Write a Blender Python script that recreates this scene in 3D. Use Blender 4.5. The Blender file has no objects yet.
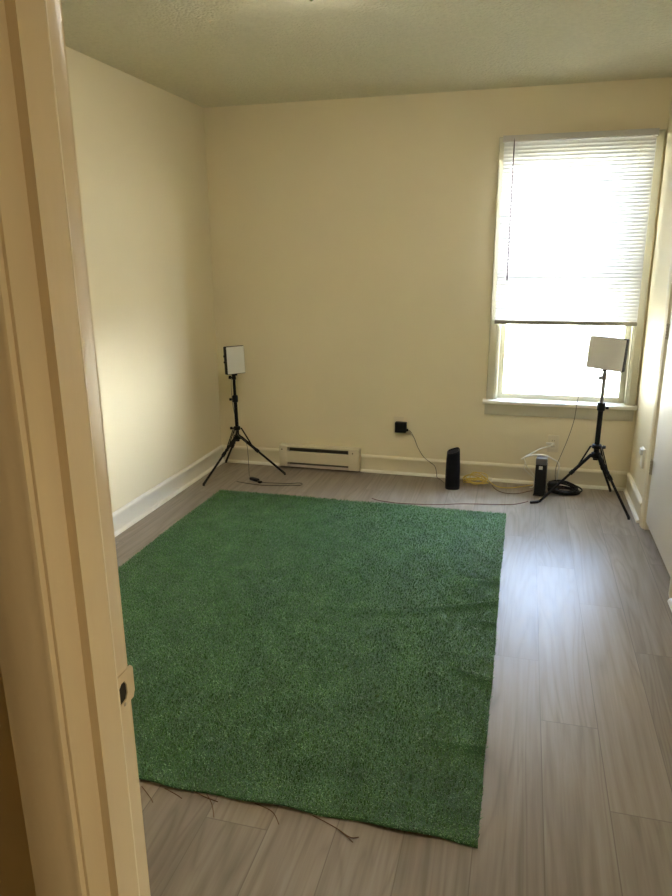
import bpy, bmesh, math, random
import numpy as np
from mathutils import Vector, Matrix
random.seed(7); rng = np.random.default_rng(7)
sc = bpy.context.scene
COL = sc.collection
W, H, YF, YH = 2.863, 2.44, -3.961, -4.082      # room width, height, room and hall faces of the front wall
PI = math.pi

# ------------------------------------------------------------------ materials
def srgb(r, g, b):
    f = lambda c: c/12.92 if c <= .04045 else ((c+.055)/1.055)**2.4
    return (f(r/255), f(g/255), f(b/255), 1)
class NT:
    def __init__(s, name):
        s.m = bpy.data.materials.new(name); s.m.use_nodes = True
        s.t = s.m.node_tree; s.t.nodes.clear()
        s.out = s.n('ShaderNodeOutputMaterial')
    def n(s, typ, **kw):
        nd = s.t.nodes.new(typ)
        for k, v in kw.items():
            if k in nd.inputs: nd.inputs[k].default_value = v
            else: setattr(nd, k, v)
        return nd
    def l(s, a, b): s.t.links.new(a, b)
    def math(s, op, a, b=None, c=None):
        nd = s.n('ShaderNodeMath', operation=op)
        for i, v in enumerate((a, b, c)):
            if v is None: continue
            if isinstance(v, (int, float)): nd.inputs[i].default_value = v
            else: s.l(v, nd.inputs[i])
        return nd.outputs[0]
    def mix(s, fac, a, b, typ='MIX'):
        nd = s.n('ShaderNodeMix', data_type='RGBA', blend_type=typ)
        for i, v in ((0, fac), (6, a), (7, b)):
            if isinstance(v, (int, float, tuple)): nd.inputs[i].default_value = v
            else: s.l(v, nd.inputs[i])
        return nd.outputs[2]
    def ramp(s, fac, *stops):
        nd = s.n('ShaderNodeValToRGB')
        while len(nd.color_ramp.elements) < len(stops): nd.color_ramp.elements.new(.5)
        for e, (p, c) in zip(nd.color_ramp.elements, stops): e.position = p; e.color = c
        s.l(fac, nd.inputs[0]); return nd.outputs[0]
def M(name, col, rough=.5, spec=.5, metal=0, bump=0, bscale=60, vary=.0, vscale=4, detail=3, stretch=(1, 1, 1)):
    k = NT(name); b = k.n('ShaderNodeBsdfPrincipled')
    b.inputs['Base Color'].default_value = col; b.inputs['Roughness'].default_value = rough
    b.inputs['Specular IOR Level'].default_value = spec; b.inputs['Metallic'].default_value = metal
    tc = k.n('ShaderNodeTexCoord'); mp = k.n('ShaderNodeMapping'); mp.inputs['Scale'].default_value = stretch
    k.l(tc.outputs['Object'], mp.inputs['Vector'])
    if vary:
        nz = k.n('ShaderNodeTexNoise', Scale=vscale, Detail=4); k.l(mp.outputs[0], nz.inputs['Vector'])
        d = tuple(c*(1-vary) for c in col[:3])+(1,); u = tuple(min(1, c*(1+vary)) for c in col[:3])+(1,)
        k.l(k.ramp(nz.outputs['Fac'], (.3, d), (.7, u)), b.inputs['Base Color'])
    if bump:
        nz = k.n('ShaderNodeTexNoise', Scale=bscale, Detail=detail); k.l(mp.outputs[0], nz.inputs['Vector'])
        bp = k.n('ShaderNodeBump', Strength=bump, Distance=.002)
        k.l(nz.outputs['Fac'], bp.inputs['Height']); k.l(bp.outputs[0], b.inputs['Normal'])
    k.l(b.outputs[0], k.out.inputs[0]); return k.m

WALLC = (.74, .66, .475, 1)
m_wall = M('wall_paint', WALLC, .55, .35, bump=.12, bscale=220, vary=.025, vscale=1.3)
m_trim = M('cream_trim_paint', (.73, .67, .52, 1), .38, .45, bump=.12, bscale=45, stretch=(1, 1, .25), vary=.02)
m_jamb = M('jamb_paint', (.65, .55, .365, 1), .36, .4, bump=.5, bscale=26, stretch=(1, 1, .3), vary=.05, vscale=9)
m_hall = M('hall_wall_paint', (.55, .44, .25, 1), .6, .3, bump=.1, bscale=150, vary=.03)
m_white = M('white_semigloss_paint', (.78, .75, .66, 1), .3, .5, bump=.05, bscale=60)
m_vinyl = M('window_paint', (.52, .49, .37, 1), .4, .45, bump=.06, bscale=70)
m_door = M('closet_door_paint', (.74, .72, .67, 1), .42, .45, bump=.06, bscale=120, vary=.015)
m_dark = M('dark_void', (.02, .018, .015, 1), .8, .2)
m_black = M('black_plastic', (.008, .008, .009, 1), .45, .2, bump=.04, bscale=300)
m_bmetal = M('black_anodised_metal', (.006, .006, .007, 1), .5, .18, bump=.02, bscale=300)
m_glaremetal = M('glare_grey_metal', (.20, .20, .20, 1), .35, .5, metal=.7, bump=.02, bscale=200)  # glare on the right stand's upper pole, put into a greyer tone
m_rubber = M('black_rubber', (.015, .015, .015, 1), .7, .3, bump=.08, bscale=300)
m_cloth = M('black_mesh_cloth', (.006, .006, .009, 1), .6, .15, bump=.35, bscale=900)
m_gtop = M('grey_glossy_plastic', (.12, .12, .13, 1), .3, .5, bump=.02, bscale=200)
m_label = M('white_label', (.62, .62, .6, 1), .5, .4, bump=.02, bscale=200)
m_heat = M('cream_enamel', (.64, .58, .44, 1), .4, .45, bump=.03, bscale=120, vary=.02)
m_shield = M('heater_shield_metal', (.13, .125, .11, 1), .5, .4, bump=.03, bscale=100)
m_fin = M('dark_fin_metal', (.05, .048, .045, 1), .5, .4, metal=.5, bump=.05, bscale=100)
m_plate = M('outlet_plate_plastic', (.70, .63, .48, 1), .35, .5, bump=.02, bscale=100)
m_yel = M('yellow_cable', (.62, .46, .10, 1), .45, .45, bump=.03, bscale=300)
m_wcab = M('white_cable', (.72, .70, .64, 1), .4, .45, bump=.03, bscale=300)
m_red = M('reddish_cord', (.20, .09, .07, 1), .5, .4, bump=.03, bscale=300)
m_gcord = M('grey_cord', (.10, .095, .085, 1), .5, .4, bump=.03, bscale=300)
m_thread = M('brown_thread', (.13, .075, .04, 1), .8, .2, bump=.1, bscale=500)
m_hinge = M('painted_hinge_metal', (.42, .38, .30, 1), .4, .5, metal=.3, bump=.05, bscale=90)
m_brass = M('bright_metal', (.6, .55, .42, 1), .25, .5, metal=.9, bump=.02, bscale=80)
m_clear = M('smoky_plastic_rod', (.16, .13, .15, 1), .3, .5, bump=.01, bscale=80)

def fillglass_mat():
    k = NT('fill_frosted_glass'); e = k.n('ShaderNodeEmission', Strength=FILL_GLOW); e.inputs['Color'].default_value = (1, .93, .80, 1)
    d = k.n('ShaderNodeBsdfPrincipled', Roughness=.3); d.inputs['Base Color'].default_value = (.8, .78, .72, 1)
    a = k.n('ShaderNodeAddShader'); k.l(e.outputs[0], a.inputs[0]); k.l(d.outputs[0], a.inputs[1]); k.l(a.outputs[0], k.out.inputs[0]); return k.m
FILL_GLOW = 12.0  # dome glow added as soft room fill
m_fillglass = fillglass_mat()
def ceiling_mat():
    k = NT('popcorn_ceiling'); b = k.n('ShaderNodeBsdfPrincipled', Roughness=.9)
    b.inputs['Specular IOR Level'].default_value = .15
    tc = k.n('ShaderNodeTexCoord'); v = k.n('ShaderNodeTexVoronoi', Scale=75.0)
    nz = k.n('ShaderNodeTexNoise', Scale=45.0, Detail=5)
    k.l(tc.outputs['Object'], v.inputs['Vector']); k.l(tc.outputs['Object'], nz.inputs['Vector'])
    h = k.math('SUBTRACT', nz.outputs['Fac'], k.math('MULTIPLY', v.outputs['Distance'], .8))
    bp = k.n('ShaderNodeBump', Strength=.75, Distance=.008); k.l(h, bp.inputs['Height']); k.l(bp.outputs[0], b.inputs['Normal'])
    k.l(k.ramp(nz.outputs['Fac'], (.3, (.62, .59, .455, 1)), (.7, (.68, .645, .50, 1))), b.inputs['Base Color'])
    k.l(b.outputs[0], k.out.inputs[0]); return k.m
m_ceil = ceiling_mat()

def floor_mat():
    k = NT('grey_oak_laminate'); b = k.n('ShaderNodeBsdfPrincipled')
    tc = k.n('ShaderNodeTexCoord'); sp = k.n('ShaderNodeSeparateXYZ'); k.l(tc.outputs['Object'], sp.inputs[0])
    x, y = sp.outputs[0], sp.outputs[1]
    u = k.math('DIVIDE', k.math('SUBTRACT', x, 2.275), .18)
    idx = k.math('FLOOR', u); fu = k.math('SUBTRACT', u, idx)
    v = k.math('DIVIDE', k.math('SUBTRACT', y, k.math('SUBTRACT', -2.555, k.math('MULTIPLY', idx, .36))), 1.23)
    jd = k.math('FLOOR', v); fv = k.math('SUBTRACT', v, jd)
    # distance to a seam, in metres
    du = k.math('MULTIPLY', k.math('MINIMUM', fu, k.math('SUBTRACT', 1, fu)), .18)
    dv = k.math('MULTIPLY', k.math('MINIMUM', fv, k.math('SUBTRACT', 1, fv)), 1.23)
    seam = k.math('MINIMUM', du, dv)
    sm = k.n('ShaderNodeMapRange'); k.l(seam, sm.inputs['Value'])
    sm.inputs['From Min'].default_value = .0003; sm.inputs['From Max'].default_value = .0020
    sm.inputs['To Min'].default_value = 0; sm.inputs['To Max'].default_value = 1
    cid = k.n('ShaderNodeCombineXYZ'); k.l(idx, cid.inputs[0]); k.l(jd, cid.inputs[1])
    wn = k.n('ShaderNodeTexWhiteNoise', noise_dimensions='2D'); k.l(cid.outputs[0], wn.inputs['Vector'])
    # grain: long along y, shifted per plank
    off = k.n('ShaderNodeVectorMath', operation='MULTIPLY_ADD'); k.l(wn.outputs['Color'], off.inputs[0])
    off.inputs[1].default_value = (7, 9, 3); k.l(tc.outputs['Object'], off.inputs[2])
    mp = k.n('ShaderNodeMapping'); mp.inputs['Scale'].default_value = (26, 1.5, 1); k.l(off.outputs[0], mp.inputs[0])
    g1 = k.n('ShaderNodeTexNoise', Scale=1.0, Detail=5, Roughness=.62, Distortion=.6); k.l(mp.outputs[0], g1.inputs['Vector'])
    mp2 = k.n('ShaderNodeMapping'); mp2.inputs['Scale'].default_value = (150, 4, 1); k.l(off.outputs[0], mp2.inputs[0])
    g2 = k.n('ShaderNodeTexNoise', Scale=1.0, Detail=3); k.l(mp2.outputs[0], g2.inputs['Vector'])
    mp3 = k.n('ShaderNodeMapping'); mp3.inputs['Scale'].default_value = (6, .55, 1); k.l(off.outputs[0], mp3.inputs[0])
    wv = k.n('ShaderNodeTexNoise', Scale=1.0, Detail=2, Distortion=1.2); k.l(mp3.outputs[0], wv.inputs['Vector'])
    ring = k.math('ABSOLUTE', k.math('SINE', k.math('MULTIPLY', wv.outputs['Fac'], 30)))
    f = k.math('ADD', k.math('MULTIPLY', g1.outputs['Fac'], .56), k.math('ADD', k.math('MULTIPLY', g2.outputs['Fac'], .22), k.math('MULTIPLY', ring, .16)))
    c = k.ramp(f, (.30, (.20, .165, .13, 1)), (.5, (.262, .222, .18, 1)), (.72, (.325, .285, .24, 1)))
    tone = k.ramp(wn.outputs['Value'], (0, (.86, .86, .86, 1)), (1, (1.06, 1.05, 1.04, 1)))
    c = k.mix(1.0, c, tone, 'MULTIPLY')
    c = k.mix(sm.outputs[0], (.15, .125, .10, 1), c)
    k.l(c, b.inputs['Base Color'])
    k.l(k.math('ADD', .27, k.math('MULTIPLY', g1.outputs['Fac'], .10)), b.inputs['Roughness'])
    b.inputs['Specular IOR Level'].default_value = .26
    hgt = k.math('ADD', k.math('MULTIPLY', sm.outputs[0], .6), k.math('MULTIPLY', g2.outputs['Fac'], .10))
    bp = k.n('ShaderNodeBump', Strength=.22, Distance=.0015); k.l(hgt, bp.inputs['Height']); k.l(bp.outputs[0], b.inputs['Normal'])
    k.l(b.outputs[0], k.out.inputs[0]); return k.m
m_floor = floor_mat()

def turf_mat(name, dark, mid, light, rough):
    k = NT(name); b = k.n('ShaderNodeBsdfPrincipled', Roughness=rough)
    b.inputs['Sheen Weight'].default_value = .16; b.inputs['Sheen Roughness'].default_value = .45
    tc = k.n('ShaderNodeTexCoord')
    n1 = k.n('ShaderNodeTexNoise', Scale=240.0, Detail=3, Roughness=.8); k.l(tc.outputs['Object'], n1.inputs['Vector'])
    n2 = k.n('ShaderNodeTexNoise', Scale=9.0, Detail=5); k.l(tc.outputs['Object'], n2.inputs['Vector'])
    f = k.math('ADD', k.math('MULTIPLY', n1.outputs['Fac'], .75), k.math('MULTIPLY', n2.outputs['Fac'], .25))
    k.l(k.ramp(f, (.35, dark), (.5, mid), (.68, light)), b.inputs['Base Color'])
    b.inputs['Specular IOR Level'].default_value = .8
    bp = k.n('ShaderNodeBump', Strength=.5, Distance=.004); k.l(n1.outputs['Fac'], bp.inputs['Height']); k.l(bp.outputs[0], b.inputs['Normal'])
    k.l(b.outputs[0], k.out.inputs[0]); return k.m
m_turf = turf_mat('turf_backing', (.008, .055, .010, 1), (.016, .095, .018, 1), (.03, .14, .03, 1), .75)
m_blade = turf_mat('turf_blade', (.011, .062, .004, 1), (.036, .165, .014, 1), (.32, .58, .22, 1), .38)  # palest tone paints the shiny blades' glints into their colour

def slat_mat():
    k = NT('blind_slat_vinyl'); d = k.n('ShaderNodeBsdfPrincipled', Roughness=.45)
    d.inputs['Base Color'].default_value = (.66, .665, .66, 1)
    t = k.n('ShaderNodeBsdfTranslucent'); t.inputs[0].default_value = (.79, .80, .81, 1)
    mx = k.n('ShaderNodeMixShader'); mx.inputs[0].default_value = .075
    k.l(d.outputs[0], mx.inputs[1]); k.l(t.outputs[0], mx.inputs[2]); k.l(mx.outputs[0], k.out.inputs[0]); return k.m
m_slat = slat_mat()
def diffuser_mat():
    k = NT('milky_diffuser'); d = k.n('ShaderNodeBsdfPrincipled', Roughness=.4)
    d.inputs['Base Color'].default_value = (.74, .73, .69, 1)
    t = k.n('ShaderNodeBsdfTranslucent'); t.inputs[0].default_value = (.6, .6, .58, 1)
    mx = k.n('ShaderNodeMixShader'); mx.inputs[0].default_value = .075
    k.l(d.outputs[0], mx.inputs[1]); k.l(t.outputs[0], mx.inputs[2]); k.l(mx.outputs[0], k.out.inputs[0]); return k.m
m_diff = diffuser_mat()
def glass_mat():
    k = NT('window_glass'); t = k.n('ShaderNodeBsdfTransparent'); t.inputs[0].default_value = (.95, .97, .96, 1)
    g = k.n('ShaderNodeBsdfGlossy', Roughness=.02); ge = k.n('ShaderNodeNewGeometry')
    dt = k.n('ShaderNodeVectorMath', operation='DOT_PRODUCT'); k.l(ge.outputs['Incoming'], dt.inputs[0]); k.l(ge.outputs['Normal'], dt.inputs[1])
    fr = k.math('ADD', .04, k.math('MULTIPLY', .96, k.math('POWER', k.math('SUBTRACT', 1, k.math('ABSOLUTE', dt.outputs['Value'])), 5)))
    mx = k.n('ShaderNodeMixShader'); k.l(fr, mx.inputs[0]); k.l(t.outputs[0], mx.inputs[1]); k.l(g.outputs[0], mx.inputs[2])
    k.l(mx.outputs[0], k.out.inputs[0]); return k.m
m_glass = glass_mat()
m_lawn = M('lawn_grass', (.32, .31, .26, 1), .9, .2, bump=.5, bscale=30, vary=.25, vscale=2)

# ------------------------------------------------------------------ mesh helpers
class MB:
    def __init__(s): s.bm = bmesh.new()
    def _add(s, verts, faces, smooth=False):
        vs = [s.bm.verts.new(v) for v in verts]
        for f in faces:
            try:
                fc = s.bm.faces.new([vs[i] for i in f]); fc.smooth = smooth
            except ValueError: pass
    def box(s, a, b, bev=0, mat=None, seg=2):
        t = bmesh.new(); bmesh.ops.create_cube(t, size=1)
        a, b = Vector(a), Vector(b); c = (a+b)/2; d = b-a
        for v in t.verts: v.co = Vector((c[i]+v.co[i]*abs(d[i]) for i in range(3)))
        if bev: bmesh.ops.bevel(t, geom=t.edges[:], offset=bev, segments=seg, affect='EDGES', profile=.5)
        s.merge(t, mat, smooth=False); return s
    def merge(s, t, mat=None, smooth=None):
        if mat: bmesh.ops.transform(t, matrix=mat, verts=t.verts)
        mp = {v: s.bm.verts.new(v.co) for v in t.verts}
        for f in t.faces:
            nf = s.bm.faces.new([mp[v] for v in f.verts]); nf.smooth = f.smooth if smooth is None else smooth
        t.free(); return s
    def prism(s, pts, axis, a, b):
        """polygon pts (2-D) extruded along axis from a to b"""
        def P(p, t):
            q = [p[0], p[1]]; q.insert(axis, t); return q
        n = len(pts); v = [P(p, a) for p in pts]+[P(p, b) for p in pts]
        f = [tuple(range(n))[::-1], tuple(range(n, 2*n))]+[(i, (i+1) % n, n+(i+1) % n, n+i) for i in range(n)]
        s._add(v, f); return s
    def tube(s, path, r, n=10, cap=True, closed=False):
        path = [Vector(p) for p in path]; m = len(path)
        rs = r if isinstance(r, (list, tuple)) else [r]*m
        up = None; rings = []
        for i, p in enumerate(path):
            if closed: d = path[(i+1) % m]-path[i-1]
            else: d = path[min(i+1, m-1)]-path[max(i-1, 0)]
            d.normalize()
            if up is None: up = Vector((0, 0, 1)) if abs(d.z) < .9 else Vector((1, 0, 0))
            x = d.cross(up).normalized(); up = x.cross(d).normalized()
            rings.append([p+(x*math.cos(2*PI*j/n)+up*math.sin(2*PI*j/n))*rs[i] for j in range(n)])
        v = [q for rg in rings for q in rg]; f = []
        for i in range(m if closed else m-1):
            k = (i+1) % m
            for j in range(n): f.append((i*n+j, i*n+(j+1) % n, k*n+(j+1) % n, k*n+j))
        if cap and not closed: f += [tuple(range(n))[::-1], tuple(range((m-1)*n, m*n))]
        s._add(v, f, True); return s
    def lathe(s, prof, c=(0, 0, 0), n=24, mat=None):
        """profile of (radius, z)"""
        v = []; f = []; c = Vector(c)
        for r, z in prof:
            for j in range(n): v.append(c+Vector((r*math.cos(2*PI*j/n), r*math.sin(2*PI*j/n), z)))
        for i in range(len(prof)-1):
            for j in range(n): f.append((i*n+j, i*n+(j+1) % n, (i+1)*n+(j+1) % n, (i+1)*n+j))
        f += [tuple(range(n))[::-1], tuple(range((len(prof)-1)*n, len(prof)*n))]
        if mat: v = [mat @ q for q in v]
        s._add(v, f, True); return s
    def build(s, name, mat, parent=None, loc=(0, 0, 0), rot=(0, 0, 0), autosmooth=True):
        bmesh.ops.recalc_face_normals(s.bm, faces=s.bm.faces)
        me = bpy.data.meshes.new(name); s.bm.to_mesh(me); s.bm.free()
        o = bpy.data.objects.new(name, me); COL.objects.link(o); me.materials.append(mat)
        if autosmooth:
            try: me.set_sharp_from_angle(angle=math.radians(40))
            except Exception: pass
        o.location = loc; o.rotation_euler = rot
        if parent: o.parent = parent
        return o
def empty(name, loc=(0, 0, 0), rz=0):
    o = bpy.data.objects.new(name, None); COL.objects.link(o); o.location = loc; o.rotation_euler = (0, 0, rz)
    o.empty_display_size = .05; return o
def tag(o, label, cat, group=None):
    o['label'] = label; o['category'] = cat
    if group: o['group'] = group
    return o
def struct(o, label=None):
    o['kind'] = 'structure'
    if label: o['label'] = label
    return o
def spline(pts, sub=8, closed=False):
    pts = [Vector(p) for p in pts]; n = len(pts); out = []
    for i in range(n if closed else n-1):
        if closed: p0, p1, p2, p3 = pts[i-1], pts[i], pts[(i+1) % n], pts[(i+2) % n]
        else: p0, p1, p2, p3 = pts[max(i-1, 0)], pts[i], pts[i+1], pts[min(i+2, n-1)]
        for j in range(sub):
            t = j/sub
            out.append(.5*((2*p1)+(p2-p0)*t+(2*p0-5*p1+4*p2-p3)*t*t+(3*p1-p0-3*p2+p3)*t**3))
    if not closed: out.append(pts[-1])
    return out

# ------------------------------------------------------------------ the setting
struct(MB().box((-.6, -6.2, -.12), (3.6, .14, 0)).build('floor', m_floor), 'grey oak laminate plank floor')
struct(MB().box((-.6, -6.2, H), (3.6, .14, H+.14)).build('ceiling', m_ceil), 'textured off-white ceiling')
struct(MB().box((-.12, YF, 0), (0, .14, H)).build('wall_left', m_wall), 'beige painted wall left of the room')
# window opening in the back wall
OX0, OX1, OZ0, OZ1 = 1.985, 2.802, .545, 2.115
wb = MB()
wb.box((0, 0, 0), (OX0, .14, H)); wb.box((OX1, 0, 0), (W+.12, .14, H))
wb.box((OX0, 0, 0), (OX1, .14, OZ0)); wb.box((OX0, 0, OZ1), (OX1, .14, H))
struct(wb.build('wall_back', m_wall), 'beige painted back wall with the window')
# right wall, opening for the closet door, and the closet behind it
DY0, DY1, DZ = -.695, -1.475, 2.03           # rough opening (jamb faces)
wr = MB()
wr.box((W, DY0, 0), (W+.12, 0, H)); wr.box((W, YF, 0), (W+.12, DY1, H)); wr.box((W, DY1, DZ), (W+.12, DY0, H))
wr.box((W+.12, -2.2, 0), (W+.66, -2.1, H)); wr.box((W+.12, -.1, 0), (W+.66, 0, H)); wr.box((W+.6, -2.1, 0), (W+.7, -.1, H))
struct(wr.build('wall_right', m_wall), 'pale wall right of the window with a closet door')
# front wall with the doorway the photograph is taken through
JX0, JX1, HZ = 1.679, 2.449, 2.04
wf = MB()
wf.box((-.6, YH, 0), (JX0-.02, YF, H)); wf.box((JX1+.02, YH, 0), (3.6, YF, H)); wf.box((JX0-.02, YH, HZ+.02), (JX1+.02, YF, H))
struct(wf.build('wall_front', m_hall), 'wall around the doorway on the hall side')
wh = MB()
wh.box((-.6, -6.2, 0), (3.6, -6.08, H)); wh.box((-.7, -6.2, 0), (-.58, YH, H)); wh.box((3.5, -6.2, 0), (3.62, YH, H))
struct(wh.build('wall_hall', m_hall), 'hall walls behind the doorway')
struct(MB().box((-20, .14, -.75), (26, 40, -.6)).build('ground', m_lawn), 'lawn outside the window')

# baseboards
BASE = [(0, 0), (.013, 0), (.013, .098), (.017, .103), (.018, .112), (.013, .120), (.006, .125), (0, .125)]
SHOE = [(.013, 0), (.030, 0), (.0295, .006), (.0265, .012), (.021, .0165), (.013, .019)]
def baseboard(name, axis, a, b, wall, sgn, label, m=None):
    f = lambda pr: [((wall+sgn*d, z)) for d, z in pr]
    o = struct(MB().prism(f(BASE), axis, a, b).build(name, m or m_trim), label)
    MB().prism(f(SHOE), axis, a, b).build('shoe_molding', m_white, o)
    return o
baseboard('baseboard_left', 1, YF, 0, 0, 1, 'baseboard along the left wall, stronger light put into its whiter paint', m_white)  # stronger light on this board is put into whiter paint
baseboard('baseboard_back', 0, .0, .478, 0, -1, 'baseboard left of the heater')
baseboard('baseboard_back.001', 0, 1.079, W, 0, -1, 'baseboard right of the heater')
baseboard('baseboard_right', 1, -.600, 0, W, -1, 'short baseboard between window wall and closet door')
baseboard('baseboard_right.001', 1, YF, -1.57, W, -1, 'baseboard beyond the closet door')

# ------------------------------------------------------------------ entry door frame (trim_1)
tr = struct(empty('trim_1'), 'cream painted door frame in the left foreground')
JD = .02
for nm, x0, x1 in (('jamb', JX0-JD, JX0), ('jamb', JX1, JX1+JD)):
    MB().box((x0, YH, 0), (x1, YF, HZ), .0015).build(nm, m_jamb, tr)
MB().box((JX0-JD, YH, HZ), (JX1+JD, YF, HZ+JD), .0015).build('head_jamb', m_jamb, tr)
SY0, SY1, SP = -4.0437, -3.998, .0105
def stop_profile(x, s): return [(x, SY0), (x+s*SP, SY0+.0012), (x+s*SP, SY1-.003), (x+s*(SP-.003), SY1), (x, SY1)]
MB().prism(stop_profile(JX0, 1), 2, 0, HZ).build('door_stop', m_jamb, tr)
MB().prism(stop_profile(JX1, -1), 2, 0, HZ).build('door_stop', m_jamb, tr)
MB().box((JX0, SY0, HZ-SP), (JX1, SY1, HZ), .002).build('door_stop', m_jamb, tr)
CP = [(0, 0), (0, .008), (.004, .0105), (.010, .0105), (.013, .013), (.052, .016), (.058, .0165), (.062, .012), (.062, 0)]
MB().tube([(JX0+SP-.0012, SY1-.0008, 0), (JX0+SP-.0012, SY1-.0008, HZ)], .0016, 8).build('highlight_bead', M('highlight_bead_paint', (.84, .78, .62, 1), .3, .5, bump=.2, bscale=30), tr)  # window highlight on the stop edge, put into a lighter bead
def casing(x, s, y, t, top, m, parent):
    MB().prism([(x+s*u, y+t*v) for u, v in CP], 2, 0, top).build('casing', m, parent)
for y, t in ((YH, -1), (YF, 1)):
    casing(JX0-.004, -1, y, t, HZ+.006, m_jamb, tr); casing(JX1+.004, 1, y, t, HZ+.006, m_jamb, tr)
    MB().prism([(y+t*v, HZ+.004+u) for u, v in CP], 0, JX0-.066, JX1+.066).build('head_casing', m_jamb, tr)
# strike plate with a D-shaped latch hole, its lip running past the jamb edge
def strike():
    b = bmesh.new(); y0, y1, z0, z1 = -3.9975, -3.9505, .9445, .991
    hole = [(-3.9845, .9505), (-3.9845, .975), (-3.979, .9795), (-3.972, .979), (-3.968, .972), (-3.9675, .960), (-3.972, .9525)]
    outer = [(y0, z0), (y0, z1), (y1-.004, z1), (y1, z1-.005), (y1, z0+.008), (y1-.004, z0), (-3.972, z0)]
    x = JX0+.0022; vo = []; vh = []
    bend = lambda y: .0 if y < -3.961 else (-.0006)
    for (y, z) in outer: vo.append(b.verts.new((x+bend(y), y, z)))
    for (y, z) in hole: vh.append(b.verts.new((x, y, z)))
    hi = [0, 1, 2, 3, 4, 5, 6]
    order = [(0, 0), (1, 1), (2, 3), (3, 4), (4, 5), (5, 6), (6, 6)]
    n = len(order)
    for i in range(n):
        o0, h0 = order[i]; o1, h1 = order[(i+1) % n]
        loop = [vo[o0], vo[o1]]
        k = h1; hs = [vh[h1]]
        while k != h0: k = (k-1) % 7; hs.append(vh[k])
        loop += hs
        try: b.faces.new(loop)
        except ValueError: pass
    r = bmesh.ops.extrude_face_region(b, geom=b.faces[:])
    for g in r['geom']:
        if isinstance(g, bmesh.types.BMVert): g.co.x -= .0022
    return MB().merge(b, smooth=False)
sp = strike().build('strike_plate', m_jamb, tr)
MB().prism([(-3.9842, .9508), (-3.9842, .9748), (-3.979, .979), (-3.9722, .9785), (-3.9683, .972), (-3.968, .960), (-3.972, .953)], 0, JX0+.0001, JX0+.0007).build('latch_hole', m_dark, sp)
sw = MB()
sw.lathe([(.0022, 0), (.0028, .0006), (.002, .0012)], n=12, mat=Matrix.Translation((JX0+.0020, -3.976, .9482)) @ Matrix.Rotation(PI/2, 4, 'Y'))
sw.build('screw', m_hinge, sp)

# ------------------------------------------------------------------ closet door
d1 = struct(empty('door_1'), 'pale flat closet door on the right wall')
MB().box((W+.002, -1.466, .050), (W+.037, -.705, 2.02), .002).build('door_slab', m_door, d1)
for y0, y1 in ((-.701, DY0), (DY1, -1.470)):
    MB().box((W-.001, min(y0, y1), 0), (W+.12, max(y0, y1), DZ), .0015).build('jamb', m_trim, d1)
MB().box((W-.001, DY1, DZ-.006), (W+.12, DY0, DZ), .0015).build('head_jamb', m_trim, d1)
def dcas(y, s): MB().prism([(W-v, y+s*u) for u, v in CP], 2, 0, DZ+.006).build('casing', m_trim, d1)
dcas(DY0+.006, 1)
dcas(DY1-.004, -1)
MB().prism([(W-v, DZ+.003+u) for u, v in CP], 1, DY1-.066, DY0+.066).build('head_casing', m_trim, d1)
for zc in (.365, 1.10, 1.82):
    h = MB(); ky = -.7035; kx = W-.006
    for q in range(5):
        z0 = zc-.040+q*.016
        h.lathe([(.0035, 0), (.0058, .001), (.0058, .0148), (.0035, .0158)], (kx, ky, z0), 14)
    h.lathe([(.003, 0), (.0045, .002), (.002, .006)], (kx, ky, zc+.040), 12)
    h.box((W-.0035, ky, zc-.04), (W+.004, ky+.010, zc+.04), .0006); h.box((W-.0025, ky-.012, zc-.04), (W+.003, ky, zc+.04), .0006)
    h.build('hinge', m_hinge, d1)

# ------------------------------------------------------------------ window
wn = struct(empty('window_1'), 'sash window in the back wall')
for x0, x1 in ((OX0-.004, OX0+.012), (OX1-.012, OX1+.004)):
    MB().box((x0, -.001, OZ0), (x1, .135, OZ1), .001).build('side_jamb', m_vinyl, wn)
MB().box((OX0, -.001, OZ1-.012), (OX1, .135, OZ1+.003), .001).build('head_jamb', m_vinyl, wn)
def wcas(x, s, wd):
    k = wd/.062
    MB().prism([(x+s*u*k, -v*1.25) for u, v in CP], 2, .563, 2.168).build('casing', m_vinyl, wn)
wcas(OX0+.004, -1, .060); wcas(OX1-.004, 1, .052)
MB().prism([(-v*1.25, 2.108+u) for u, v in CP], 0, OX0-.056, OX1+.048).build('head_casing', m_vinyl, wn)
MB().prism([(.06, .540), (-.040, .540), (-.0455, .543), (-.048, .552), (-.0455, .561), (-.040, .564), (.06, .566)], 0, 1.908, W-.001).build('stool', m_white, wn)
MB().prism([(0, .462), (-.012, .462), (-.015, .468), (-.015, .532), (-.012, .540), (0, .540)], 0, 1.922, 2.846).build('apron', m_vinyl, wn)
def sash(nm, y0, y1, z0, z1, st, bot, top):
    s = MB(); x0, x1 = OX0+.010, OX1-.010
    s.box((x0, y0, z0), (x0+st, y1, z1), .002); s.box((x1-st, y0, z0), (x1, y1, z1), .002)
    s.box((x0+st-.002, y0, z0), (x1-st+.002, y1, z0+bot), .002); s.box((x0+st-.002, y0, z1-top), (x1-st+.002, y1, z1), .002)
    o = s.build(nm, m_vinyl, wn)
    ym = (y0+y1)/2
    MB().box((x0+st-.004, ym-.002, z0+bot-.004), (x1-st+.004, ym+.002, z1-top+.004)).build('glass', m_glass, o)
    return o
sash('lower_sash', .052, .084, .564, 1.400, .036, .034, .034)
sash('upper_sash', .088, .120, 1.362, 2.104, .036, .036, .055)
MB().box((2.36, .036, 1.400), (2.42, .070, 1.415), .004).build('sash_lock', m_hinge, wn)

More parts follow.
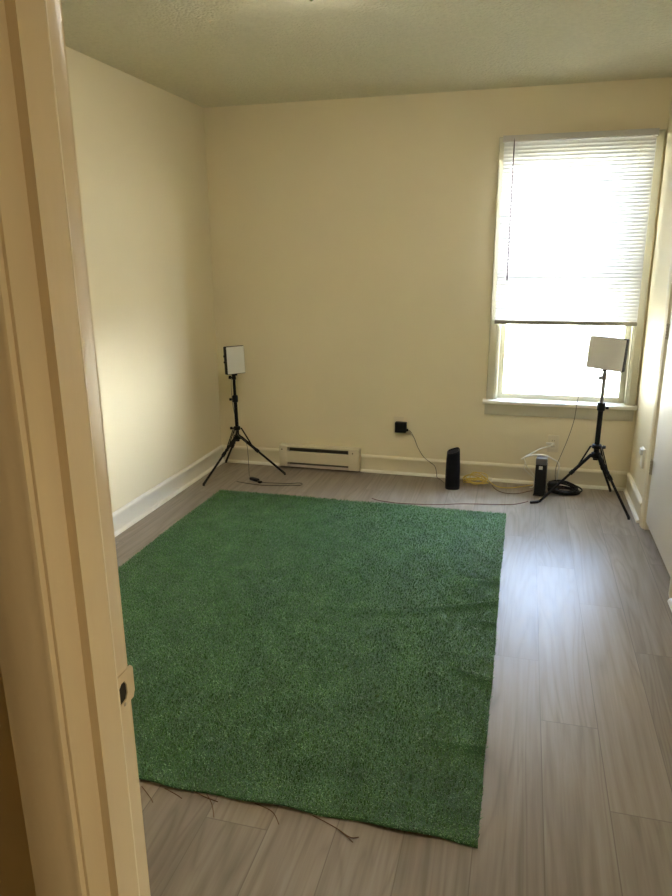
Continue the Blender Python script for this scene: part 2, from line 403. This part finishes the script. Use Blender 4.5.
# mini blind, hung over the casing
BX0, BX1, BZ1, BZ0 = 1.956, 2.808, 2.170, 1.066
bl = tag(empty('window_blind', (BX0, -.045, BZ0)), 'white mini blind lowered over the upper two thirds of the window', 'blind')
L = BX1-BX0; T = BZ1-BZ0
hr = MB(); hr.prism([(-.020, T-.034), (.020, T-.034), (.020, T), (.015, T), (.015, T-.004), (-.015, T-.004), (-.015, T), (-.020, T)], 0, 0, L)
hr.box((-.003, -.021, T-.036), (.002, .0195, T+.001), .001); hr.box((L-.002, -.021, T-.036), (L+.003, .0195, T+.001), .001)
hr.build('head_rail', M('head_rail_metal', (.52, .50, .48, 1), .4, .45, bump=.02, bscale=60), bl)
sl = MB(); pitch = .0212; z = .039; tilt = math.radians(68); sw_ = .0275; ns = 0
while z < T-.040:
    rows = []
    for j in range(5):
        a = (j/4-.5)*sw_; bow = .0016*(1-(2*j/4-1)**2)
        # inner edge low, outer edge high
        yy = a*math.cos(tilt)-bow*math.sin(tilt); zz = a*math.sin(tilt)+bow*math.cos(tilt)
        rows.append((yy, z+zz))
    jit = random.uniform(-.0006, .0006); sag = random.uniform(-.0008, .0004)
    segs = 6; v = []; f = []
    for i in range(segs+1):
        x = .004+(L-.008)*i/segs; s_ = sag*math.sin(PI*i/segs)
        for yy, zz in rows: v.append((x, yy, zz+jit+s_))
    for i in range(segs):
        for j in range(4): f.append((i*5+j, i*5+j+1, (i+1)*5+j+1, (i+1)*5+j))
    sl._add(v, f, True); z += pitch; ns += 1
sl.build('slats', m_slat, bl, autosmooth=False)
MB().box((.002, -.014, -.003), (L-.002, .015, .024), .004).build('bottom_rail', M('bottom_rail_vinyl', (.30, .285, .24, 1), .45, .4, bump=.02, bscale=60), bl)
for x in (.085, L/2, L-.085):
    MB().tube([(x, -.0125, T-.034), (x, -.0135, .01)], .0007, 6).build('ladder_cord', m_wcab, bl)
wd = MB(); wd.tube([(.063, -.026, T-.030), (.0635, -.030, T-.06), (.066, -.030, .288)], .0034, 8); wd.lathe([(.004, 0), (.005, .004), (.005, .03), (.0034, .036)], (.066, -.030, .268), 10)
wd.tube([(.063, -.018, T-.018), (.063, -.026, T-.030)], .002, 6)
wd.build('tilt_wand', m_clear, bl)

# ------------------------------------------------------------------ electric baseboard heater
HX0, HX1, HZ0, HZ1, HD = .481, 1.076, .014, .172, .066
ht = tag(empty('baseboard_heater', ((HX0+HX1)/2, 0, HZ0)), 'cream electric baseboard heater on the back wall between lamp and outlet', 'heater')
hw = (HX1-HX0)/2; hh = HZ1-HZ0
bd = MB(); c0, c1 = -hw+.062, hw-.078
bd.box((-hw+.004, -.006, .0), (hw-.004, -.0005, hh), .0005)
bd.prism([(-.0005, hh), (-HD+.004, hh), (-HD, hh-.004), (-HD, hh-.012), (-HD+.0015, hh-.012), (-HD+.0015, hh-.006), (-.0005, hh-.002)], 0, -hw+.004, hw-.004)
bd.build('heater_back', m_heat, ht)
fp = MB(); fp.prism([(-HD, .034), (-HD, .112), (-HD+.002, .114), (-HD+.010, .117), (-HD+.010, .1155), (-HD+.0035, .1125), (-HD+.0025, .036), (-HD+.010, .033), (-HD+.010, .031)], 0, c0-.004, c1+.004)
fp.build('front_panel', m_heat, ht)
lp = MB(); lp.prism([(-.003, 0), (-HD+.002, 0), (-HD, .002), (-HD, .020), (-HD+.0015, .020), (-HD+.002, .004), (-.003, .002)], 0, -hw+.004, hw-.004)
lp.build('bottom_lip', M('heater_lip_enamel', (.52, .46, .40, 1), .4, .45, bump=.03, bscale=120), ht)
for s, x0, x1 in ((-1, -hw, c0), (1, c1, hw)):
    e = MB(); e.box((x0, -HD-.0006, .002), (x1, -.0005, hh-.001), .003)
    ob = e.build('end_cap', m_heat, ht)
    xs = (-hw+.022) if s < 0 else (hw-.047)
    MB().lathe([(.0045, 0), (.0045, .0006), (.003, .0016)], n=14, mat=Matrix.Translation((xs, -HD-.0004, hh-.030)) @ Matrix.Rotation(PI/2, 4, 'X')).build('screw', m_dark, ob)
fn = MB(); x = c0+.004
while x < c1-.004:
    fn.box((x, -.054, .040), (x+.0012, -.013, .113)); x += .0075
fn.tube([(c0, -.032, .08), (c1, -.032, .08)], .007, 10)
fn.build('heating_fins', m_fin, ht)
MB().box((c0, -.012, .004), (c1, -.0062, hh-.006)).build('inner_shield', m_shield, ht)

# ------------------------------------------------------------------ outlets
def duplex(nm, x, z, label, open_faces=True):
    t = tag(empty(nm, (x, 0, z)), label, 'outlet')
    MB().box((-.035, -.006, -.0575), (.035, -.0003, .0575), .0025).build('cover_plate', m_plate, t)
    for s in (-1, 1):
        r = MB().box((-.017, -.0075, s*.0195-.0145), (.017, -.004, s*.0195+.0145), .004).build('receptacle', m_plate, t)
        sl_ = MB(); sl_.box((-.0075, -.0078, s*.0195-.003), (-.0055, -.0072, s*.0195+.006)); sl_.box((.0055, -.0078, s*.0195-.002), (.0075, -.0072, s*.0195+.006))
        sl_.build('slot', m_dark, r)
    MB().lathe([(.003, 0), (.003, .0008), (.0015, .0014)], n=12, mat=Matrix.Translation((0, -.0058, 0)) @ Matrix.Rotation(PI/2, 4, 'X')).build('screw', m_plate, t)
    return t
duplex('wall_outlet', 1.342, .354, 'beige outlet plate half hidden behind a black power adapter')
duplex('wall_outlet.001', 2.376, .284, 'beige outlet plate under the window with white flat plug')
# low plate on the right wall, edge on
wp = tag(empty('wall_plate', (W, -.435, .345), PI/2), 'white wall plate low on the right wall beside the closet door frame', 'outlet')
MB().box((-.036, .0003, -.058), (.036, .012, .058), .003).build('cover_plate', m_white, wp)
MB().box((-.034, .010, .020), (.022, .026, .055), .004).build('plug', m_label, wp)

# black power adapter + cord on the left outlet
ad = tag(empty('power_adapter', (1.368, 0, .340)), 'black power adapter plugged into the outlet left of the black router', 'adapter')
MB().box((-.044, -.050, -.031), (.036, -.0085, .042), .006, seg=3).build('adapter_body', m_black, ad)
MB().box((.032, -.038, -.022), (.048, -.018, -.004), .004, seg=2).build('strain_relief', m_black, ad)
P = lambda x, y, z: (x-1.368, y, z-.340)
cp = spline([P(1.412, -.028, .327), P(1.432, -.028, .318), P(1.458, -.026, .272), P(1.485, -.024, .205), P(1.525, -.024, .142), P(1.565, -.028, .112), P(1.605, -.033, .083), P(1.620, -.038, .040), P(1.626, -.045, .006), P(1.655, -.085, .0035), P(1.690, -.15, .0035), P(1.708, -.195, .006)], 8)
MB().tube(cp, .0022, 8).build('cord', m_gcord, ad)

# ------------------------------------------------------------------ black cylinder router
ro = tag(empty('wifi_router', (1.748, -.228, 0), math.radians(8)), 'black upright router tower with a slanted top on the floor by the baseboard', 'router')
def superring(a, z, n=36, e=3.2, slope=0):
    o = []
    for j in range(n):
        t = 2*PI*j/n; c, s = math.cos(t), math.sin(t)
        x = a*math.copysign(abs(c)**(2/e), c); y = a*math.copysign(abs(s)**(2/e), s)
        o.append((x, y, z+slope*(x*1.5+y*.85)))
    return o
def loft(rings, cap=True):
    n = len(rings[0]); v = [p for r in rings for p in r]
    f = [(i*n+j, i*n+(j+1) % n, (i+1)*n+(j+1) % n, (i+1)*n+j) for i in range(len(rings)-1) for j in range(n)]
    if cap: f += [tuple(range(n))[::-1], tuple(range((len(rings)-1)*n, len(rings)*n))]
    m = MB(); m._add(v, f, True); return m
loft([superring(.044, 0), superring(.0475, .003), superring(.048, .02)]).build('base', m_black, ro)
loft([superring(.0478, .019), superring(.0470, .12), superring(.0445, .2), superring(.0415, .247, slope=.16)]).build('body', m_cloth, ro)
loft([superring(.0416, .2465, slope=.16), superring(.0412, .253, slope=.19), superring(.038, .257, slope=.21), superring(.033, .2555, slope=.21), superring(.031, .250, slope=.21)]).build('top_cap', m_black, ro)

# ------------------------------------------------------------------ dark modem box
mo = tag(empty('modem', (2.306, -.212, 0), math.radians(-6)), 'dark upright modem box with grey top beside the tripod leg under the window', 'modem')
MB().box((-.034, -.045, .004), (.034, .045, .205), .006, seg=3).build('body', m_black, mo)
MB().box((-.034, -.045, .206), (.034, .045, .249), .006, seg=3).build('top', m_gtop, mo)
MB().box((-.012, -.0462, .176), (.010, -.0448, .198), .0004).build('label_sticker', m_label, mo)
MB().box((-.038, -.052, 0), (.038, .052, .006), .002).build('foot', m_black, mo)

# ------------------------------------------------------------------ LED lamps on tripods
def lamp(label, loc, feet, hubL, hubU, ztop, zthick, panel, face_rz, tilt, poleR, headmat, tipdirs, knob_side=-1, lean=(0, 0), bezel=.003, up=.75):
    """hubL/hubU/ztop/zthick heights; panel = (width, height, centre z, centre dx, centre dy)"""
    t = tag(empty('led_light_stand', loc), label, 'lamp', )
    ax = lambda z: Vector((lean[0]*z, lean[1]*z, z))
    c = MB(); c.tube([ax(hubL-.03), ax(zthick)], poleR, 16); c.build('lower_pole', m_bmetal, t)
    u = MB(); u.tube([ax(zthick-.01), ax(ztop-.055)], poleR*up, 14); u.build('upper_pole', headmat, t)
    k = MB(); k.tube([ax(zthick-.042), ax(zthick-.035), ax(zthick+.004), ax(zthick+.010)], [poleR*1.1, poleR*1.55, poleR*1.55, poleR*1.1], 16)
    cl = k.build('clamp_collar', m_bmetal, t)
    p = ax(zthick-.02); a = Vector((knob_side, -.3, 0)).normalized()
    MB().tube([p+a*poleR, p+a*(poleR+.012), p+a*(poleR+.013), p+a*(poleR+.028)], [.004, .004, .009, .008], 10).build('knob', m_bmetal, cl)
    hl = MB(); hl.tube([ax(hubL-.018), ax(hubL-.014), ax(hubL+.014), ax(hubL+.018)], [poleR*1.2, poleR*1.8, poleR*1.8, poleR*1.2], 18); hub = hl.build('lower_hub', m_bmetal, t)
    hu = MB(); hu.tube([ax(hubU-.014), ax(hubU-.011), ax(hubU+.011), ax(hubU+.014)], [poleR*1.2, poleR*1.8, poleR*1.8, poleR*1.2], 18); hub2 = hu.build('upper_hub', m_bmetal, t)
    q = ax(hubU); MB().tube([q+a*poleR, q+a*(poleR+.020), q+a*(poleR+.021), q+a*(poleR+.036)], [.005, .005, .011, .009], 10).build('knob', m_bmetal, hub2)
    for i, (fx, fy) in enumerate(feet):
        d = Vector((fx, fy, 0)); dh = d.normalized(); side = Vector((-dh.y, dh.x, 0))
        s0 = ax(hubL)+dh*(poleR*1.9); e0 = Vector((fx, fy, .010))
        m_ = s0.lerp(e0, .36)
        b = MB()
        b.tube([s0-dh*.014, s0, m_], .0102, 10)
        b.tube([m_-(m_-s0).normalized()*.012, m_+(e0-m_).normalized()*.016], .0128, 12)
        b.tube([m_, e0], .0078, 10)
        lg = b.build('leg', m_bmetal, t)
        td = Vector((tipdirs[i][0], tipdirs[i][1], 0)); tl = td.length; td = td.normalized() if tl else td
        f_ = MB()
        if tl > .01: f_.tube([e0+Vector((0, 0, .003)), e0+td*.01-Vector((0, 0, .001)), e0+td*tl-Vector((0, 0, .0015))], [.007, .0082, .0082], 10)
        else: f_.tube([e0+(s0-e0).normalized()*.03, e0+(s0-e0).normalized()*.004, e0-Vector((0, 0, .009))], [.0082, .0088, .0075], 10)
        f_.build('rubber_foot', m_rubber, lg)
        st = MB(); r0 = ax(hubU)+dh*(poleR*2.4); r1 = s0.lerp(e0, .27)
        for o_ in (-.006, .006): st.tube([r0-dh*.012+side*o_, r0+side*o_, r1+side*o_], .0032, 8)
        st.tube([r1-side*.012, r1+side*.012], .006, 10)
        st.build('brace', m_bmetal, t)
    # tilting head
    b = MB(); zt = ax(ztop-.06)
    b.tube([zt, zt+Vector((0, 0, .012)), zt+Vector((0, 0, .014)), zt+Vector((0, 0, .035))], [.010, .010, .0145, .0135], 14)
    b.tube([zt+Vector((0, 0, .030)), zt+Vector((0, 0, .038)), zt+Vector((0, 0, .046)), zt+Vector((0, 0, .054)), zt+Vector((0, 0, .066))], [.008, .013, .015, .012, .009], 14)
    hd = b.build('ball_head', headmat, t)
    p = zt+Vector((0, 0, .026)); a2 = Vector((-.9, -.35, .1)).normalized()
    kb = MB(); kb.tube([p, p+a2*.018, p+a2*.019, p+a2*.036], [.005, .005, .013, .011], 10); kb.build('knob', headmat, hd)
    w, h, zc, dx, dy = panel
    R_ = Matrix.Rotation(face_rz, 4, 'Z') @ Matrix.Rotation(tilt[0], 4, 'X') @ Matrix.Rotation(tilt[1], 4, 'Y')
    eul = R_.to_euler()
    hs = MB(); hs.box((-w/2, -.006, -h/2), (w/2, .032, h/2), .006, seg=3)
    hs.box((-w/2+.02, .030, -h/2+.02), (w/2-.02, .042, h/2-.02), .005, seg=2)
    pn = hs.build('panel_housing', m_black, t, (dx, dy, zc), eul)
    df = MB(); df.box((-w/2+bezel, -.0105, -h/2+bezel), (w/2-bezel, -.0045, h/2-bezel), .0035, seg=3); df.build('diffuser', m_diff, pn)
    bt = MB(); bt.box((-.012, .004, -h/2-.012), (.012, .020, -h/2+.002), .003); bt.build('mount', m_black, pn)
    for zz in (.03, -.01):
        MB().tube([(-w/2+.001, .014, zz), (-w/2-.008, .014, zz)], .007, 10).build('dial', m_black, pn)
    return t
LX, LY = .258, -.278
lampL = lamp('black tripod lamp in the far left corner, white square panel turned right', (LX, LY, 0),
     [(.121-LX, -.584-LY), (.048-LX, -.040-LY), (.577-LX, -.224-LY)], .272, .336, .725, .560,
     (.140, .190, .812, .004, .0), math.radians(50), (math.radians(-3), math.radians(0)), .0125, m_bmetal,
     [(0, 0), (0, 0), (.0, .0)], -1, (-.018, 0), .0045, .82)
RX, RY = 2.606, -.344
lampR = lamp('black tripod lamp in front of the window, grey square panel over the sill', (RX, RY, 0),
     [(2.300-RX, -.395-RY), (2.750-RX, -.060-RY), (2.800-RX, -.560-RY)], .318, .372, .822, .632,
     (.222, .190, .931, .008, -.0), math.radians(-30), (math.radians(-2), math.radians(2)), .0150, m_glaremetal,
     [(-.052, -.022), (0, 0), (0, 0)], 1, (.012, 0))

# ------------------------------------------------------------------ cords
def cable(nm, label, pts, r, m, sub=8, cat='cable', group=None):
    return tag(MB().tube(spline(pts, sub), r, 8).build(nm, m), label, cat, group)
def lamp_part(nm, lamp_, pts, r, m):
    o = Vector(lamp_.location)
    return MB().tube(spline([Vector(p)-o for p in pts], 8), r, 8).build(nm, m, lamp_)
lamp_part('cord', lampR, [(2.585, -.318, .86), (2.56, -.295, .80), (2.515, -.29, .72), (2.484, -.30, .655), (2.472, -.30, .52), (2.446, -.295, .40), (2.412, -.28, .28), (2.394, -.25, .205), (2.392, -.22, .14), (2.398, -.20, .098)], .0019, m_gcord)
lamp_part('cord', lampL, [(.235, -.245, .735), (.215, -.255, .66), (.219, -.262, .52), (.232, -.255, .40), (.262, -.300, .30), (.315, -.285, .245), (.322, -.270, .15), (.326, -.275, .030), (.338, -.300, .0035), (.372, -.355, .0035), (.385, -.378, .008)], .0018, m_gcord)
ip = MB().box((-.040, -.015, 0), (.036, .015, .019), .005, seg=3).build('inline_controller', m_black, lampL, Vector((.415, -.395, 0))-lampL.location, (0, 0, math.radians(-28)))
MB().tube(spline([(.034, 0, .008), (.06, -.004, .0045), (.10, .018, .003), (.16, .06, .003), (.22, .10, .003), (.268, .16, .003), (.300, .165, .003), (.312, .135, .003), (.280, .105, .003), (.20, .03, .003), (.12, -.035, .003), (.02, -.075, .003), (-.07, -.10, .003)], 8), .0024, 8).build('controller_cord', m_gcord, ip)
MB().box((.050, -.020, .0), (.078, .004, .014), .004).build('connector', m_black, ip)

ye = tag(empty('network_cable', (1.90, -.105, 0)), 'yellow network cable coiled on the floor beside the black router', 'cable')
pts = []
for k in range(7*14):
    t = k/14*2*PI; w = k/98
    pts.append(((.066+.020*math.sin(3.1*w*6))*math.cos(t)-.012+.014*math.sin(w*9), (.050+.018*math.cos(w*17))*math.sin(t)+.010*math.cos(w*11), .006+.030*w+(.010+.016*w)*(1+math.sin(t*1.5+w*5))/2+.022*w*max(0, math.sin(t))))
pts += [(.10, -.03, .02), (.15, -.05, .006), (.22, -.045, .004), (.29, .0, .004), (.345, .04, .004), (.372, .055, .006)]
MB().tube(spline(pts, 3), .0028, 7).build('cable', m_yel, ye)
MB().box((.070, .022, .010), (.100, .050, .036), .005).build('tie', m_wcab, ye)
MB().tube(spline([(-.075, .02, .02), (-.10, .045, .016), (-.15, .06, .010), (-.19, .062, .006)], 8), .0028, 7).build('cable_end', m_wcab, ye)

wc = tag(empty('white_cord', (2.306, -.13, 0)), 'white cord arching over the modem from the outlet under the window', 'cable')
MB().tube(spline([(.068, .121, .287), (.055, .07, .286), (-.02, .005, .272), (-.12, -.06, .222), (-.100, -.074, .238), (-.045, -.083, .257), (.018, -.083, .257), (.062, -.075, .237), (.104, -.065, .205), (.105, -.03, .12), (.10, .05, .04), (.08, .085, .006)], 10), .0050, 8).build('cord', m_wcab, wc)
MB().tube(spline([(-.11, -.04, .215), (-.09, -.03, .165), (-.055, -.02, .12), (-.035, -.03, .09), (-.035, -.04, .06)], 8), .0030, 8).build('cord_loop', m_wcab, wc)
MB().tube(spline([(-.10, -.045, .20), (-.105, -.03, .15), (-.075, -.01, .11), (-.04, .0, .075), (-.04, .0, .02), (-.06, .02, .004)], 8), .0028, 8).build('cord_loop', m_wcab, wc)
MB().box((.025, .104, .281), (.078, .1222, .294), .003).build('flat_plug', m_wcab, wc)

co = tag(empty('coiled_cable', (2.462, -.160, 0)), 'thick black cable coiled on the floor behind the right tripod leg', 'cable')
pts = []
N = 9
for k in range(N*16):
    t = k/16*2*PI; w = k/(N*16)
    lift = .030*(1-math.cos(t))/2*(1 if w > .45 else .25)
    pts.append(((.085+.014*math.sin(w*31))*math.cos(t)-.006+.012*math.sin(w*12), (.056+.012*math.cos(w*23))*math.sin(t), .006+.050*w*(.55+.45*math.sin(w*40+t*.3))+lift))
pts = [(x, y, max(z, .006)) for x, y, z in pts]
MB().tube(spline(pts, 3), .0050, 8).build('cable', m_black, co)
pb = MB(); pb.box((-.105, -.030, .004), (-.045, .025, .072), .010, seg=3); pb.build('power_brick', m_black, co)
cable('floor_cord', 'thin reddish cord lying along the far edge of the grass mat',
      [(1.275, -.560, .003), (1.322, -.590, .003), (1.40, -.606, .003), (1.466, -.612, .003), (1.58, -.60, .003), (1.709, -.575, .003), (1.82, -.535, .003), (1.918, -.512, .003), (2.067, -.487, .003), (2.16, -.455, .003), (2.235, -.385, .003)], .0022, m_red, cat='cord')
cable('telephone_cord', 'pale tan cord trailing on the floor from yellow cable coil to modem',
      [(2.00, -.115, .003), (2.03, -.20, .003), (2.08, -.255, .003), (2.14, -.262, .003), (2.19, -.235, .003), (2.235, -.19, .003), (2.262, -.17, .003)], .0022, m_thread, cat='cord')

# loose threads along the near edge of the turf
TH = [[(1.343, -3.139), (1.373, -3.170), (1.398, -3.212)], [(1.489, -3.136), (1.546, -3.152), (1.58, -3.19)], [(1.660, -3.137), (1.74, -3.166), (1.789, -3.198)],
      [(1.742, -3.166), (1.778, -3.184), (1.800, -3.178)], [(1.214, -3.148), (1.256, -3.161), (1.28, -3.171)], [(1.145, -3.158), (1.19, -3.19), (1.207, -3.205)], [(1.30, -3.137), (1.345, -3.15), (1.385, -3.157)]]
TL = ['brown thread bending towards the camera, second from the door frame along the mat edge', 'brown curved thread on the floor at the middle of the mat front edge',
      'longest brown thread, reaching from the mat front edge towards the camera', 'short brown thread forking off the longest thread', 'short brown thread near the door frame end of the mat edge',
      'brown thread on the floor closest to the door frame', 'brown thread lying nearly along the mat edge beside the bent one']
for p, lb in zip(TH, TL):
    pts = [(x, y, .0025) for x, y in p]
    cable('loose_thread', lb, pts, .0012, m_thread, 8, 'thread', 'frayed threads along the turf edge')

# ceiling fitting that just dips into the top of the frame; its dome glow is added fill
cf = tag(empty('ceiling_light', (1.385, -2.11, H)), 'ceiling light with a small metal finial tip at the very top, glow added as fill', 'ceiling light')
MB().lathe([(.150, -.0005), (.152, -.010), (.148, -.022), (.120, -.026)], n=40).build('base', m_white, cf)
dm = [(.140*math.cos(a), -.022-.072*math.sin(a)) for a in [i*PI/2/12 for i in range(12)]]
MB().lathe(dm+[(.012, -.094)], n=40).build('glass_dome', m_fillglass, cf)
MB().lathe([(.012, -.093), (.014, -.098), (.008, -.102), (.007, -.108), (.0105, -.113), (.0105, -.119), (.006, -.125), (.002, -.127)], n=20).build('finial', m_brass, cf)

# ------------------------------------------------------------------ artificial grass mat
TX0, TX1, TY0, TY1 = .268, 2.1085, -3.135, -.645
RIDGES = [((1.66, -1.975), (2.109, -1.785), .015, .028, .9), ((1.95, -1.945), (2.109, -1.975), .012, .022, .8), ((1.95, -2.325), (2.109, -2.396), .018, .030, .9),
          ((1.90, -2.755), (2.109, -2.755), .014, .026, .9), ((1.30, -1.99), (1.70, -1.97), .006, .03, .6), ((1.90, -1.60), (2.109, -1.585), .010, .03, .8)]
def seg_h(x, y):
    z = np.zeros_like(x)
    for (a, b, hgt, wd_, ex) in RIDGES:
        ax_, ay = a; bx, by = b; dx, dy = bx-ax_, by-ay; l2 = dx*dx+dy*dy
        t = np.clip(((x-ax_)*dx+(y-ay)*dy)/l2, 0, 1)
        d = np.hypot(x-(ax_+t*dx), y-(ay+t*dy))
        z += hgt*(.15+.85*t**ex)*1.25*np.exp(-(d/(wd_*.72))**2)*(t > 0)
    z += .0015*(1+np.sin(x*9+1)*np.sin(y*7))
    # near edge curls a little
    z += .006*np.exp(-((y-TY0)/.03)**2)*(.5+.5*np.sin(x*17+.6))*(x > 1.0)
    return z
def edge(x, y):
    """slightly uneven cut edges"""
    fx = (x-TX0)/(TX1-TX0); fy = (y-TY0)/(TY1-TY0)
    xo = np.where(fx > .5, .0015*np.sin(y*5.0)+.001*np.sin(y*23), .003*np.sin(y*6))*np.abs(2*fx-1)**4
    yo = np.where(fy < .5, .006*np.sin(x*4.0+.4)+.003*np.sin(x*29), .003*np.sin(x*5))*np.abs(2*fy-1)**4
    return x+xo, y+yo
nx, ny = 130, 175
gx, gy = np.meshgrid(np.linspace(TX0, TX1, nx), np.linspace(TY0, TY1, ny))
ex, ey = edge(gx, gy); ez = seg_h(gx, gy)
TH_ = .004
top = np.stack([ex, ey, ez+TH_], -1).reshape(-1, 3); bot = np.stack([ex, ey, np.maximum(ez-.0005, .0008)], -1).reshape(-1, 3)
nv = nx*ny; faces = []
for j in range(ny-1):
    for i in range(nx-1):
        a = j*nx+i; faces.append((a, a+1, a+nx+1, a+nx)); faces.append((nv+a, nv+a+nx, nv+a+nx+1, nv+a+1))
per = [i for i in range(nx)]+[j*nx+nx-1 for j in range(1, ny)]+[(ny-1)*nx+i for i in range(nx-2, -1, -1)]+[j*nx for j in range(ny-2, 0, -1)]
for k in range(len(per)):
    a, b = per[k], per[(k+1) % len(per)]; faces.append((a, nv+a, nv+b, b))
OR = np.array([(TX0+TX1)/2, (TY0+TY1)/2, 0.])
me = bpy.data.meshes.new('grass_mat'); me.from_pydata([tuple(v) for v in np.concatenate([top, bot])-OR], [], faces); me.update()
for p in me.polygons: p.use_smooth = True
mat_o = bpy.data.objects.new('grass_mat', me); COL.objects.link(mat_o); me.materials.append(m_turf); mat_o.location = OR
tag(mat_o, 'green artificial grass mat lying on the laminate floor', 'grass mat')
NB = 260000
# tufts: rows of stitched clumps, every blade bent its own way
bx = rng.uniform(TX0, TX1, NB); by = rng.uniform(TY0, TY1, NB)
hx, hy = edge(bx, by); hz = seg_h(bx, by)+TH_-.001
th = rng.uniform(0, 2*PI, NB); lean = rng.uniform(.3, 1.45, NB); ln = rng.uniform(.006, .0125, NB); wdt = rng.uniform(.0009, .0018, NB)
dirx, diry = np.cos(th)*np.sin(lean), np.sin(th)*np.sin(lean); dz = np.cos(lean)
ph = th+PI/2+rng.uniform(-.6, .6, NB); wx, wy = np.cos(ph)*wdt, np.sin(ph)*wdt
base = np.stack([hx, hy, hz], -1)
v0 = base-np.stack([wx, wy, 0*wx], -1); v1 = base+np.stack([wx, wy, 0*wx], -1)
tip = base+np.stack([dirx, diry, dz], -1)*ln[:, None]
tip[:, 2] = np.maximum(tip[:, 2], hz+.0015)
v2 = tip+np.stack([wx, wy, 0*wx], -1)*.45; v3 = tip-np.stack([wx, wy, 0*wx], -1)*.45
vs = np.stack([v0, v1, v2, v3], 1).reshape(-1, 3)-OR
pm = bpy.data.meshes.new('grass_pile'); pm.vertices.add(NB*4); pm.vertices.foreach_set('co', vs.astype(np.float32).ravel())
pm.loops.add(NB*4); pm.loops.foreach_set('vertex_index', np.arange(NB*4, dtype=np.int32))
pm.polygons.add(NB); pm.polygons.foreach_set('loop_start', np.arange(0, NB*4, 4, dtype=np.int32)); pm.polygons.foreach_set('loop_total', np.full(NB, 4, dtype=np.int32))
pm.update(calc_edges=True); pm.validate()
po = bpy.data.objects.new('grass_pile', pm); COL.objects.link(po); pm.materials.append(m_blade); po.parent = mat_o; po['kind'] = 'stuff'

# ------------------------------------------------------------------ light
wd_ = bpy.data.worlds.new('sky'); sc.world = wd_; wd_.use_nodes = True
nt = wd_.node_tree; nt.nodes.clear()
o_ = nt.nodes.new('ShaderNodeOutputWorld'); bg = nt.nodes.new('ShaderNodeBackground')
tc = nt.nodes.new('ShaderNodeTexCoord'); sx = nt.nodes.new('ShaderNodeSeparateXYZ'); rp = nt.nodes.new('ShaderNodeValToRGB')
nt.links.new(tc.outputs['Generated'], sx.inputs[0]); nt.links.new(sx.outputs[2], rp.inputs[0])
rp.color_ramp.elements[0].position = .11; rp.color_ramp.elements[0].color = (.95, .96, .97, 1)
e = rp.color_ramp.elements.new(.33); e.color = (.14, .175, .25, 1)
rp.color_ramp.elements[-1].position = 1; rp.color_ramp.elements[-1].color = (.17, .23, .34, 1)
# the sunlit side of the surroundings lies to the right of the window
mr = nt.nodes.new('ShaderNodeMapRange'); nt.links.new(sx.outputs[0], mr.inputs['Value'])
mr.inputs['From Min'].default_value = -.5; mr.inputs['From Max'].default_value = .85; mr.inputs['To Min'].default_value = .05; mr.inputs['To Max'].default_value = 1.15
ml = nt.nodes.new('ShaderNodeVectorMath'); ml.operation = 'SCALE'; nt.links.new(rp.outputs[0], ml.inputs[0]); nt.links.new(mr.outputs[0], ml.inputs['Scale'])
nt.links.new(ml.outputs[0], bg.inputs[0]); bg.inputs[1].default_value = 26.0; nt.links.new(bg.outputs[0], o_.inputs[0])
sun = bpy.data.lights.new('sun', 'SUN'); sun.energy = 34; sun.angle = math.radians(1); sun.color = (1, .95, .86)
so = bpy.data.objects.new('sun', sun); COL.objects.link(so); so.location = (0, -5, 8); so.rotation_euler = (math.radians(42), 0, math.radians(-20))
hl = bpy.data.lights.new('hall_lamp', 'POINT'); hl.energy = 2.9; hl.color = (1, .88, .67); hl.shadow_soft_size = .12
ho = bpy.data.objects.new('hall_lamp', hl); COL.objects.link(ho); ho.location = (3.2, -4.40, .85)

# ------------------------------------------------------------------ camera
cx, cy, cz, yaw, pit, rol, fpx = 2.13902, -4.63968, 1.49417, .26278, -.27134, -.00768, 693.67
cd = bpy.data.cameras.new('camera'); cam = bpy.data.objects.new('camera', cd); COL.objects.link(cam)
fw = Vector((-math.sin(yaw)*math.cos(pit), math.cos(yaw)*math.cos(pit), math.sin(pit)))
r0 = Vector((math.cos(yaw), math.sin(yaw), 0)); u0 = r0.cross(fw)
r = r0*math.cos(rol)+u0*math.sin(rol); u = -r0*math.sin(rol)+u0*math.cos(rol)
mw = Matrix(((r.x, u.x, -fw.x, cx), (r.y, u.y, -fw.y, cy), (r.z, u.z, -fw.z, cz), (0, 0, 0, 1)))
cam.matrix_world = mw
cd.sensor_fit = 'VERTICAL'; cd.sensor_height = 24; cd.lens = fpx/896*24; cd.clip_start = .02; cd.clip_end = 200
sc.camera = cam
sc.view_settings.view_transform = 'Standard'; sc.view_settings.look = 'None'; sc.view_settings.gamma = 1
sc.view_settings.exposure = 2.9
try:
    sc.cycles.use_denoising = True; sc.cycles.max_bounces = 14; sc.cycles.diffuse_bounces = 8; sc.cycles.transparent_max_bounces = 16
    sc.cycles.sample_clamp_indirect = 0; sc.cycles.caustics_reflective = False
except Exception: pass
